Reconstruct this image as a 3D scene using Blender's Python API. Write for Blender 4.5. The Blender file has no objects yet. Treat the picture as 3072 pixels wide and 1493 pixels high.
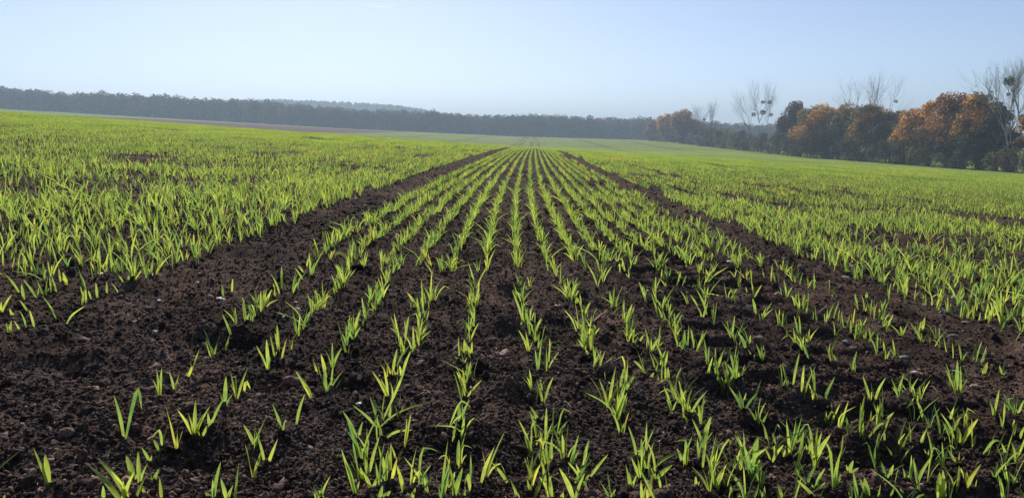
import bpy, math, random
import numpy as np

# ------------------------------------------------------------------ camera, sky, sun, exposure
SC = bpy.context.scene
R = math.radians
PITCH = R(8.3)                       # camera looks slightly down
CAM = np.array([0.0, 0.0, 0.52])     # crouching photographer
FPX = 2320.8                         # focal length in pixels of the 3072 px wide photograph
cam_d = bpy.data.cameras.new('camera'); cam = bpy.data.objects.new('camera', cam_d)
SC.collection.objects.link(cam); SC.camera = cam
cam.location = CAM; cam.rotation_euler = (R(90) - PITCH, 0, 0)
cam_d.sensor_width = 36.0; cam_d.lens = FPX / 3072 * 36.0
cam_d.clip_start = 0.05; cam_d.clip_end = 30000
SUN_EL, SUN_AZ = R(38), R(-14)       # azimuth measured from +Y towards +X
W = bpy.data.worlds.new("World"); SC.world = W; W.use_nodes = True
wn = W.node_tree.nodes; bgn = wn['Background']; bgn.inputs[1].default_value = 0.125
sky = wn.new('ShaderNodeTexSky'); sky.sky_type = 'NISHITA'; sky.sun_disc = False
sky.sun_elevation = SUN_EL; sky.sun_rotation = SUN_AZ
sky.altitude = 200; sky.air_density = 0.5; sky.dust_density = 0.6; sky.ozone_density = 0.8
W.node_tree.links.new(sky.outputs[0], bgn.inputs[0])
sun_d = bpy.data.lights.new('sun', 'SUN'); sun_d.energy = 4.6; sun_d.angle = R(0.5); sun_d.color = (1, .93, .82)
sun = bpy.data.objects.new('sun', sun_d); SC.collection.objects.link(sun)
sun.rotation_euler = (R(90) - SUN_EL, 0, math.pi - SUN_AZ)
SC.view_settings.view_transform = 'Standard'; SC.view_settings.look = 'None'
SC.view_settings.exposure = 0.14; SC.view_settings.gamma = 1.0
SC.cycles.max_bounces = 6; SC.cycles.transparent_max_bounces = 8
SC.cycles.volume_bounces = 0; SC.cycles.use_denoising = True

rng = np.random.default_rng(11); random.seed(5)
COL = SC.collection

# ------------------------------------------------------------------ numeric helpers
def hash2(ix, iy, s):
    h = (ix.astype(np.int64) * 374761393 + iy.astype(np.int64) * 668265263 + s * 974634777) & 0xffffffff
    h = ((h ^ (h >> 13)) * 1274126177) & 0xffffffff
    h = ((h ^ (h >> 16)) * 2246822519) & 0xffffffff
    return ((h ^ (h >> 15)) & 0xffff) / 65535.0
def vnoise(x, y, s=0):
    x = np.asarray(x, float); y = np.asarray(y, float)
    ix = np.floor(x); iy = np.floor(y); fx = x - ix; fy = y - iy
    fx = fx * fx * (3 - 2 * fx); fy = fy * fy * (3 - 2 * fy)
    a = hash2(ix, iy, s); b = hash2(ix + 1, iy, s); c = hash2(ix, iy + 1, s); d = hash2(ix + 1, iy + 1, s)
    return (a + (b - a) * fx + (c - a) * fy + (a - b - c + d) * fx * fy) * 2 - 1
def sstep(a, b, x):
    t = np.clip((x - a) / (b - a), 0, 1); return t * t * (3 - 2 * t)

# rows bend a little to the right with distance
def row_x(Y):
    Yc = np.maximum(Y, -3.0)
    return .03 * Yc + .33 * (np.exp(-Yc / 5.5) - 1)

_PY = np.array([-50, -10, 0, 25, 38, 50, 80, 120, 200, 300, 400, 500, 700, 1000, 1500, 3000.])
_PZ = np.array([-.3, 0, 0, 0, -.05, -.22, -.95, -1.75, -2.45, -1.95, -.8, .3, 2.5, 4, 5, 5.])
_YY = np.linspace(-50, 3000, 6101)
_k = np.exp(-np.linspace(-2, 2, 31) ** 2); _k /= _k.sum()
_ZZ = np.convolve(np.pad(np.interp(_YY, _PY, _PZ), 15, mode='edge'), _k, 'valid')
def macro_z(X, Y):
    X = np.asarray(X, float); Y = np.asarray(Y, float)
    p = np.interp(Y, _YY, _ZZ)
    aR = np.interp(Y, [0, 35, 118, 221, 345, 500, 900], [.065, .06, .042, .028, .013, .028, .028])
    aL = np.interp(Y, [0, 40, 100, 300, 420, 500, 900], [.067, .069, .064, .057, .052, .046, .045])
    far = np.clip(-X - 110, 0, 250) * sstep(420, 500, Y) * .012
    return p - np.where(X > 0, aR, aL) * X + far
# mounds and hollows pressed into the soil (x, y, radius x, radius y, height)
BUMPS = []
def micro_z(X, Y):
    X = np.asarray(X, float); Y = np.asarray(Y, float)
    r = np.hypot(X, Y); xr = X - row_x(Y)
    z = .014 * vnoise(X / .42, Y / .42, 1) + .012 * vnoise(X / .17, Y / .17, 2)
    near = 1 - sstep(14, 40, r)
    z = z + near * (.0085 * vnoise(X / .075, Y / .075, 3) + .0052 * vnoise(X / .034, Y / .034, 4) + .0032 * vnoise(X / .016, Y / .016, 5))
    z = z + near * .005 * np.cos(2 * math.pi * (xr + .70) / .128) * -1 * (.6 + .4 * vnoise(X / .3, Y / .3, 6))
    # tyre cleat marks across the rows on the right
    cl = sstep(.42, .52, xr) * (1 - sstep(1.0, 1.15, xr)) * (1 - sstep(5, 9, Y)) * sstep(.9, 1.3, Y)
    ph = (Y - .25 * (xr - .75) + .03 * vnoise(X / .12, Y / .12, 8)) / .17
    z = z + cl * .024 * (.75 + .6 * vnoise(X / .25, Y / .25, 12)) * (sstep(-.35, .45, np.sin(2 * math.pi * ph)) - .5)
    for c0, w0 in ((-.93, .17), (1.43, .13)):
        tk = np.exp(-((xr - c0) / w0) ** 4) * near
        z = z - .010 * tk + .007 * tk * (.5 + .7 * vnoise(X / .2, Y / .3, 14)) * np.sin(2 * math.pi * (Y + .8 * np.abs(xr - c0)) / .16) + .009 * np.exp(-((np.abs(xr - c0) - w0 * 1.15) / .035) ** 2) * near * (.6 + .5 * vnoise(X / .1, Y / .15, 15))
    for bx, by, sx, sy, h in BUMPS:
        z = z + h * np.exp(-((X - bx) / sx) ** 2 - ((Y - by) / sy) ** 2)
    return z
def ground_z(X, Y): return macro_z(X, Y) + micro_z(X, Y)

def ray(u, v):
    dx = (u - 1536) / FPX; dy = -(v - 746.5) / FPX
    D = np.array([dx, math.cos(PITCH) + dy * math.sin(PITCH), -math.sin(PITCH) + dy * math.cos(PITCH)])
    return D
def hit(u, v, fn=macro_z):
    """where the line of sight through photograph pixel (u, v) meets the ground"""
    D = ray(u, v); t = .52 / max(.004, -D[2])
    t = .3
    while t < 3000:
        p = CAM + D * t
        if p[2] < fn(p[0], p[1]): break
        t *= 1.01
    lo, hi = t / 1.01, t
    for _ in range(25):
        m = (lo + hi) / 2; p = CAM + D * m
        if p[2] < fn(p[0], p[1]): hi = m
        else: lo = m
    return CAM + D * hi
def project(p):
    q = np.asarray(p, float) - CAM
    fwd = q[1] * math.cos(PITCH) - q[2] * math.sin(PITCH); up = q[1] * math.sin(PITCH) + q[2] * math.cos(PITCH)
    return 1536 + FPX * q[0] / fwd, 746.5 - FPX * up / fwd

for u, v, sx, sy, h in [(1527, 882, .05, .04, .022), (1515, 1000, .04, .05, .03), (1672, 975, .045, .07, -.035), (1551, 1180, .06, .03, .02),
                        (790, 1150, .06, .05, -.025), (200, 1070, .15, .06, -.035), (640, 1010, .13, .06, -.03), (1070, 1150, .07, .05, -.03),
                        (2420, 1230, .07, .05, -.03), (2150, 1170, .07, .05, .03), (1010, 860, .05, .06, .02), (2380, 1190, .07, .04, .02),
                        (2700, 1350, .06, .04, -.025), (560, 1370, .1, .06, -.03), (2560, 1330, .07, .05, -.03), (1400, 1290, .06, .05, .02)]:
    p = hit(u, v); BUMPS.append((p[0], p[1], sx, sy, h * 1.5))

def mesh_obj(name, V, F, mats=(), parent=None, link=True, smooth=False, loc=None):
    me = bpy.data.meshes.new(name)
    V = np.asarray(V, dtype=np.float32)
    if isinstance(F, np.ndarray):
        n, k = F.shape
        me.vertices.add(len(V)); me.vertices.foreach_set('co', V.ravel())
        me.loops.add(n * k); me.loops.foreach_set('vertex_index', F.astype(np.int32).ravel())
        me.polygons.add(n); me.polygons.foreach_set('loop_start', np.arange(n, dtype=np.int32) * k)
        me.update(calc_edges=True)
    else:
        me.from_pydata(V.tolist(), [], F)
    if smooth: me.polygons.foreach_set('use_smooth', np.ones(len(me.polygons), dtype=bool))
    for m in mats: me.materials.append(m)
    o = bpy.data.objects.new(name, me)
    if loc is not None: o.location = loc
    if link: COL.objects.link(o)
    if parent is not None: o.parent = parent
    return o
def face_colors(o, C):
    """C: one rgb per face (flat leaf colour; low crown leaves also carry painted shade)"""
    me = o.data; a = me.color_attributes.new('leafcol', 'FLOAT_COLOR', 'CORNER')
    tot = np.zeros(len(me.polygons), dtype=np.int32); me.polygons.foreach_get('loop_total', tot)
    c4 = np.concatenate([C, np.ones((len(C), 1))], 1)
    a.data.foreach_set('color', np.repeat(c4, tot, axis=0).astype(np.float32).ravel())
def tag(o, label=None, cat=None, group=None, kind=None):
    if label: o['label'] = label
    if cat: o['category'] = cat
    if group: o['group'] = group
    if kind: o['kind'] = kind
    return o
def empty(name, loc):
    o = bpy.data.objects.new(name, None); o.location = loc; o.empty_display_size = .3; COL.objects.link(o); return o

# ------------------------------------------------------------------ materials
def mat(name):
    m = bpy.data.materials.new(name); m.use_nodes = True
    nt = m.node_tree; nt.nodes.clear(); out = nt.nodes.new('ShaderNodeOutputMaterial')
    return m, nt, out
def N(nt, t, **kw):
    n = nt.nodes.new(t)
    for k, v in kw.items():
        if k.startswith('i_'):
            key = k[2:]; key = int(key) if key.isdigit() else key.replace('_', ' ')
            n.inputs[key].default_value = v
        else: setattr(n, k, v)
    return n
def ramp(nt, stops):
    r = nt.nodes.new('ShaderNodeValToRGB'); e = r.color_ramp.elements
    while len(e) < len(stops): e.new(.5)
    for k, (p, c) in zip(e, stops): k.position = p; k.color = (*c, 1)
    return r
def mixc(nt, fac, a, b, mode='MIX'):
    m = nt.nodes.new('ShaderNodeMix'); m.data_type = 'RGBA'; m.blend_type = mode
    for idx, val in ((0, fac), (6, a), (7, b)):
        if hasattr(val, 'is_output') or isinstance(val, bpy.types.NodeSocket): nt.links.new(val, m.inputs[idx])
        else: m.inputs[idx].default_value = val if idx == 0 else (*val, 1)
    return m.outputs[2]

def soil_nodes(nt, coord):
    L = nt.links
    n1 = N(nt, 'ShaderNodeTexNoise', i_Scale=9.0, i_Detail=6.0, i_Roughness=.7); L.new(coord, n1.inputs['Vector'])
    n2 = N(nt, 'ShaderNodeTexNoise', i_Scale=140.0, i_Detail=4.0, i_Roughness=.7); L.new(coord, n2.inputs['Vector'])
    r1 = ramp(nt, [(.3, SOIL_A), (.55, SOIL_B), (.75, SOIL_C)]); L.new(n1.outputs[0], r1.inputs[0])
    r2 = ramp(nt, [(.34, (.40, .39, .39)), (.52, (1, 1, 1)), (.66, (2.0, 1.95, 1.9))]); L.new(n2.outputs[0], r2.inputs[0])
    n3 = N(nt, 'ShaderNodeTexNoise', i_Scale=2.6, i_Detail=4.0, i_Roughness=.6); L.new(coord, n3.inputs['Vector'])
    r3 = ramp(nt, [(.35, (.70, .68, .68)), (.5, (1, 1, 1)), (.64, (1.45, 1.38, 1.3))]); L.new(n3.outputs[0], r3.inputs[0])
    return mixc(nt, 1.0, mixc(nt, 1.0, r1.outputs[0], r2.outputs[0], 'MULTIPLY'), r3.outputs[0], 'MULTIPLY'), n2
SOIL_A, SOIL_B, SOIL_C = (.034, .023, .019), (.078, .054, .044), (.150, .110, .090)

def ground_material():
    m, nt, out = mat('field_soil'); L = nt.links
    geo = N(nt, 'ShaderNodeNewGeometry')
    soil, nz = soil_nodes(nt, geo.outputs['Position'])
    big = N(nt, 'ShaderNodeTexNoise', i_Scale=.06, i_Detail=5.0, i_Roughness=.65); L.new(geo.outputs['Position'], big.inputs['Vector'])
    mp = N(nt, 'ShaderNodeMapping'); mp.inputs['Scale'].default_value = (.5, .035, .3); L.new(geo.outputs['Position'], mp.inputs[0])
    st = N(nt, 'ShaderNodeTexNoise', i_Scale=1.0, i_Detail=6.0, i_Roughness=.7); L.new(mp.outputs[0], st.inputs['Vector'])
    g1 = ramp(nt, [(.3, (.170, .220, .030)), (.7, (.235, .295, .044))]); L.new(big.outputs[0], g1.inputs[0])
    g2 = ramp(nt, [(.3, (.75, .78, .8)), (.65, (1.15, 1.12, 1.05))]); L.new(st.outputs[0], g2.inputs[0])
    green = mixc(nt, 1.0, g1.outputs[0], g2.outputs[0], 'MULTIPLY')
    br = ramp(nt, [(.3, (.095, .048, .042)), (.7, (.150, .085, .070))]); L.new(st.outputs[0], br.inputs[0])
    ag = N(nt, 'ShaderNodeAttribute', attribute_name='cover'); ap = N(nt, 'ShaderNodeAttribute', attribute_name='plough')
    c = mixc(nt, ag.outputs['Fac'], soil, green); c = mixc(nt, ap.outputs['Fac'], c, br.outputs[0])
    d = N(nt, 'ShaderNodeBsdfPrincipled', i_Roughness=.95); d.inputs['Specular IOR Level'].default_value = .03
    L.new(c, d.inputs['Base Color'])
    bp = N(nt, 'ShaderNodeBump', i_Strength=.8, i_Distance=.006); L.new(nz.outputs[0], bp.inputs['Height']); L.new(bp.outputs[0], d.inputs['Normal'])
    L.new(d.outputs[0], out.inputs[0]); return m
def clod_material():
    m, nt, out = mat('soil_clod'); L = nt.links
    tc = N(nt, 'ShaderNodeNewGeometry'); oi = N(nt, 'ShaderNodeObjectInfo')
    soil, nz = soil_nodes(nt, tc.outputs['Position'])
    r = ramp(nt, [(0, (.45, .44, .46)), (.55, (1.0, 1.0, 1.0)), (.88, (1.8, 1.72, 1.65)), (1, (3.6, 3.4, 3.2))]); L.new(oi.outputs['Random'], r.inputs[0])
    c = mixc(nt, 1.0, soil, r.outputs[0], 'MULTIPLY')
    d = N(nt, 'ShaderNodeBsdfPrincipled', i_Roughness=.9); d.inputs['Specular IOR Level'].default_value = .15
    L.new(c, d.inputs['Base Color'])
    bp = N(nt, 'ShaderNodeBump', i_Strength=.9, i_Distance=.003); L.new(nz.outputs[0], bp.inputs['Height']); L.new(bp.outputs[0], d.inputs['Normal'])
    L.new(d.outputs[0], out.inputs[0]); return m
def leaf_material(name, attr=None, refl=(.10, .170, .052), trans=(.58, .75, .13), gloss=.35, tfac=.55, rough=.35, tgain=1.0):
    m, nt, out = mat(name); L = nt.links
    if attr:
        a = N(nt, 'ShaderNodeAttribute', attribute_name=attr); base = a.outputs['Color']
        tcol = mixc(nt, 1.0, base, (tgain, tgain, tgain), 'MULTIPLY')
    else:
        geo = N(nt, 'ShaderNodeNewGeometry')
        n1 = N(nt, 'ShaderNodeTexNoise', i_Scale=14.0, i_Detail=3.0); L.new(geo.outputs['Position'], n1.inputs['Vector'])
        r1 = ramp(nt, [(.32, (.62, .80, .9)), (.5, (1, 1, 1)), (.68, (1.25, 1.12, .9))]); L.new(n1.outputs[0], r1.inputs[0])
        oi = N(nt, 'ShaderNodeObjectInfo'); r3 = ramp(nt, [(0, (.62, .74, .8)), (.5, (1, 1, 1)), (.93, (1.15, 1.08, 1)), (1, (1.3, .95, 1.1))]); L.new(oi.outputs['Random'], r3.inputs[0])
        n4 = N(nt, 'ShaderNodeTexNoise', i_Scale=60.0, i_Detail=2.0); L.new(geo.outputs['Position'], n4.inputs['Vector'])
        r4 = ramp(nt, [(.35, (.7, .78, .85)), (.6, (1.1, 1.06, 1))]); L.new(n4.outputs[0], r4.inputs[0])
        class _o: pass
        r1_ = r1; r1 = _o(); r1.outputs = [mixc(nt, 1.0, mixc(nt, 1.0, r1_.outputs[0], r3.outputs[0], 'MULTIPLY'), r4.outputs[0], 'MULTIPLY')]
        al = N(nt, 'ShaderNodeAttribute', attribute_name='along'); am = N(nt, 'ShaderNodeMath', operation='MULTIPLY_ADD'); am.inputs[1].default_value = 1.0
        L.new(al.outputs['Fac'], am.inputs[0]); nn = N(nt, 'ShaderNodeMath', operation='MULTIPLY_ADD', i_1=.5, i_2=-.25); L.new(n1.outputs[0], nn.inputs[0]); L.new(nn.outputs[0], am.inputs[2])
        rt = ramp(nt, [(.0, (0, 0, 0)), (.90, (0, 0, 0)), (1.0, (.75, .75, .75))]); L.new(am.outputs[0], rt.inputs[0])
        rb = ramp(nt, [(.0, (.6, .6, .6)), (.22, (0, 0, 0))]); L.new(al.outputs['Fac'], rb.inputs[0])
        def ends(c, tipc, basec): return mixc(nt, rb.outputs[0], mixc(nt, rt.outputs[0], c, tipc), basec)
        base = ends(mixc(nt, 1.0, r1.outputs[0], refl, 'MULTIPLY'), (.30, .24, .09), (.16, .17, .09)); tcol = ends(mixc(nt, 1.0, r1.outputs[0], trans, 'MULTIPLY'), (.60, .48, .14), (.25, .27, .10))
    d = N(nt, 'ShaderNodeBsdfPrincipled', i_Roughness=rough); d.inputs['Specular IOR Level'].default_value = gloss
    L.new(base, d.inputs['Base Color'])
    t = N(nt, 'ShaderNodeBsdfTranslucent'); L.new(tcol, t.inputs[0])
    mx = N(nt, 'ShaderNodeMixShader', i_0=tfac); L.new(d.outputs[0], mx.inputs[1]); L.new(t.outputs[0], mx.inputs[2])
    L.new(mx.outputs[0], out.inputs[0]); return m
def plain_material(name, c1, c2, scale=60, rough=.7, spec=.3, bump=.3):
    m, nt, out = mat(name); L = nt.links
    tc = N(nt, 'ShaderNodeTexCoord')
    n = N(nt, 'ShaderNodeTexNoise', i_Scale=scale, i_Detail=5.0, i_Roughness=.65); L.new(tc.outputs['Object'], n.inputs['Vector'])
    r = ramp(nt, [(.3, c1), (.7, c2)]); L.new(n.outputs[0], r.inputs[0])
    d = N(nt, 'ShaderNodeBsdfPrincipled', i_Roughness=rough); d.inputs['Specular IOR Level'].default_value = spec
    L.new(r.outputs[0], d.inputs['Base Color'])
    bp = N(nt, 'ShaderNodeBump', i_Strength=bump, i_Distance=.01); L.new(n.outputs[0], bp.inputs['Height']); L.new(bp.outputs[0], d.inputs['Normal'])
    L.new(d.outputs[0], out.inputs[0]); return m
M_GROUND = ground_material(); M_CLOD = clod_material()
M_BLADE = leaf_material('wheat_leaf')
M_FOL = leaf_material('autumn_foliage', attr='leafcol', gloss=.1, tfac=.5, rough=.6, tgain=1.3)
M_BARK = plain_material('bark', (.05, .042, .036), (.12, .10, .085), 3, .9, .1)
M_PALEBARK = plain_material('pale_bark', (.22, .21, .19), (.40, .38, .35), 2, .8, .2)
M_STONE_W = plain_material('white_stone', (.34, .31, .28), (.80, .77, .73), 60, .6, .4)
M_STONE_G = plain_material('grey_stone', (.14, .125, .12), (.30, .27, .25), 60, .7, .3)
M_STONE_P = plain_material('pinkish_stone', (.26, .18, .15), (.50, .37, .32), 60, .7, .3)
M_STRAW = plain_material('dry_straw', (.36, .29, .17), (.58, .50, .34), 90, .6, .3)
M_ROOT = plain_material('dry_root', (.22, .165, .13), (.42, .33, .27), 90, .8, .2)
M_ORANGE = plain_material('orange_dry_leaf', (.42, .17, .07), (.60, .30, .16), 90, .6, .3)
M_MISTLE = leaf_material('mistletoe_leaf', refl=(.035, .055, .02), trans=(.05, .08, .02), gloss=.1, tfac=.25, rough=.6)

# ------------------------------------------------------------------ the ground: one sheet to the horizon
def build_ground():
    front = np.arange(-.86, .8601, .0030)
    back = np.linspace(.86, 2 * math.pi - .86, 70)[1:-1]
    th = np.concatenate([front, back]); nt_ = len(th)
    rs = [.25]
    while rs[-1] < 3000:
        r = rs[-1]
        rs.append(r * (1.02 if r < .75 else 1.0038 if r < 6 else 1.009 if r < 20 else 1.015 if r < 700 else 1.05))
    rs = np.array(rs); nr = len(rs)
    T, Rr = np.meshgrid(th, rs)
    X = Rr * np.sin(T); Y = Rr * np.cos(T)
    Z = ground_z(X, Y) * 1.0
    Z = np.where(Y < -20, macro_z(X, Y), Z)
    V = np.stack([X, Y, Z], -1).reshape(-1, 3)
    c0 = np.array([[0, 0, float(ground_z(0, 0))]]); V = np.concatenate([V, c0])
    i = np.arange(nr - 1)[:, None] * nt_; j = np.arange(nt_)[None]; j2 = (j + 1) % nt_
    F = np.stack([(i + j), (i + j2), (i + nt_ + j2), (i + nt_ + j)], -1).reshape(-1, 4)
    o = mesh_obj('ground', V, F[:, ::-1], [M_GROUND], smooth=True)
    # close the small hole under the camera with a fan of quads
    X, Y = V[:, 0], V[:, 1]; r = np.hypot(X, Y)
    xr = X - row_x(Y)
    cover = sstep(28, 75, r) * .93
    tr = np.zeros_like(X)
    for c0_ in (-6.3, -4.4, -27.3, -25.4, -48.3, -46.4, 22.0, 23.9, 43., 44.9, 1.2 - .05, -.9):
        tr = np.maximum(tr, 1 - sstep(.22, .7, np.abs(xr - c0_)))
    cover = cover * (1 - .75 * tr * sstep(60, 140, r))
    jag = 4 * vnoise(X / 30, Y / 30, 21)
    pl = sstep(-60, -66, X + jag * .3 - .06 * (Y - 300)) * sstep(120, 150, Y) * (1 - sstep(433, 440, Y + jag))
    pl = pl * sstep(-205, -185, X + jag)
    for nm, val in (('cover', cover), ('plough', pl)):
        a = o.data.attributes.new(nm, 'FLOAT', 'POINT'); a.data.foreach_set('value', val.astype(np.float32))
    tag(o, kind='structure')
    return o
build_ground()

# ------------------------------------------------------------------ wheat blades
class MB:
    def __init__(s): s.V = []; s.F = []; s.C = []; s.T = []
    def add(s, V, F, c=None):
        n = len(s.V); s.V.extend(V); s.F.extend([tuple(k + n for k in f) for f in F])
        if c is not None: s.C.extend([c] * len(F))
def blade(mb, pts, width, facing, segs=7, fold=.25, twist=0.0):
    """a tapered folded leaf along a smooth curve through pts; facing = direction the flat side looks"""
    P = [np.asarray(p, float) for p in pts]
    if len(P) == 2:
        mid = (P[0] + P[1]) / 2; P = [P[0], mid, P[1]]
    # quadratic / catmull sampling
    out = []
    K = len(P) - 1
    for q in range(segs + 1):
        t = q / segs * K; k = min(int(t), K - 1); f = t - k
        p0 = P[max(k - 1, 0)]; p1 = P[k]; p2 = P[k + 1]; p3 = P[min(k + 2, K)]
        out.append(.5 * ((2 * p1) + (p2 - p0) * f + (2 * p0 - 5 * p1 + 4 * p2 - p3) * f * f + (3 * p1 - p0 - 3 * p2 + p3) * f ** 3))
    V = []; F = []
    facing = np.asarray(facing, float)
    for q, p in enumerate(out):
        t = q / segs
        d = out[min(q + 1, segs)] - out[max(q - 1, 0)]; d /= np.linalg.norm(d) + 1e-9
        side = np.cross(d, facing); side /= np.linalg.norm(side) + 1e-9
        nrm = np.cross(side, d)
        a = twist * t; side, nrm = side * math.cos(a) + nrm * math.sin(a), nrm * math.cos(a) - side * math.sin(a)
        w = width * .5 * (min(1, .42 + 1.5 * t) * (1 - max(0, (t - .45) / .55) ** 1.7) + .02)
        V += [p - side * w, p + nrm * w * fold, p + side * w]
        if q: b = 3 * q; F += [(b - 3, b - 2, b + 1, b), (b - 2, b - 1, b + 2, b + 1)]
    mb.add(V, F); mb.T.extend([q / segs for q in range(segs + 1) for _ in range(3)])
def put_along(o, T, pre=0):
    a = o.data.attributes.new('along', 'FLOAT', 'POINT'); v = np.full(len(o.data.vertices), .5, np.float32); v[pre:pre + len(T)] = T; a.data.foreach_set('value', v); return o

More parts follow.
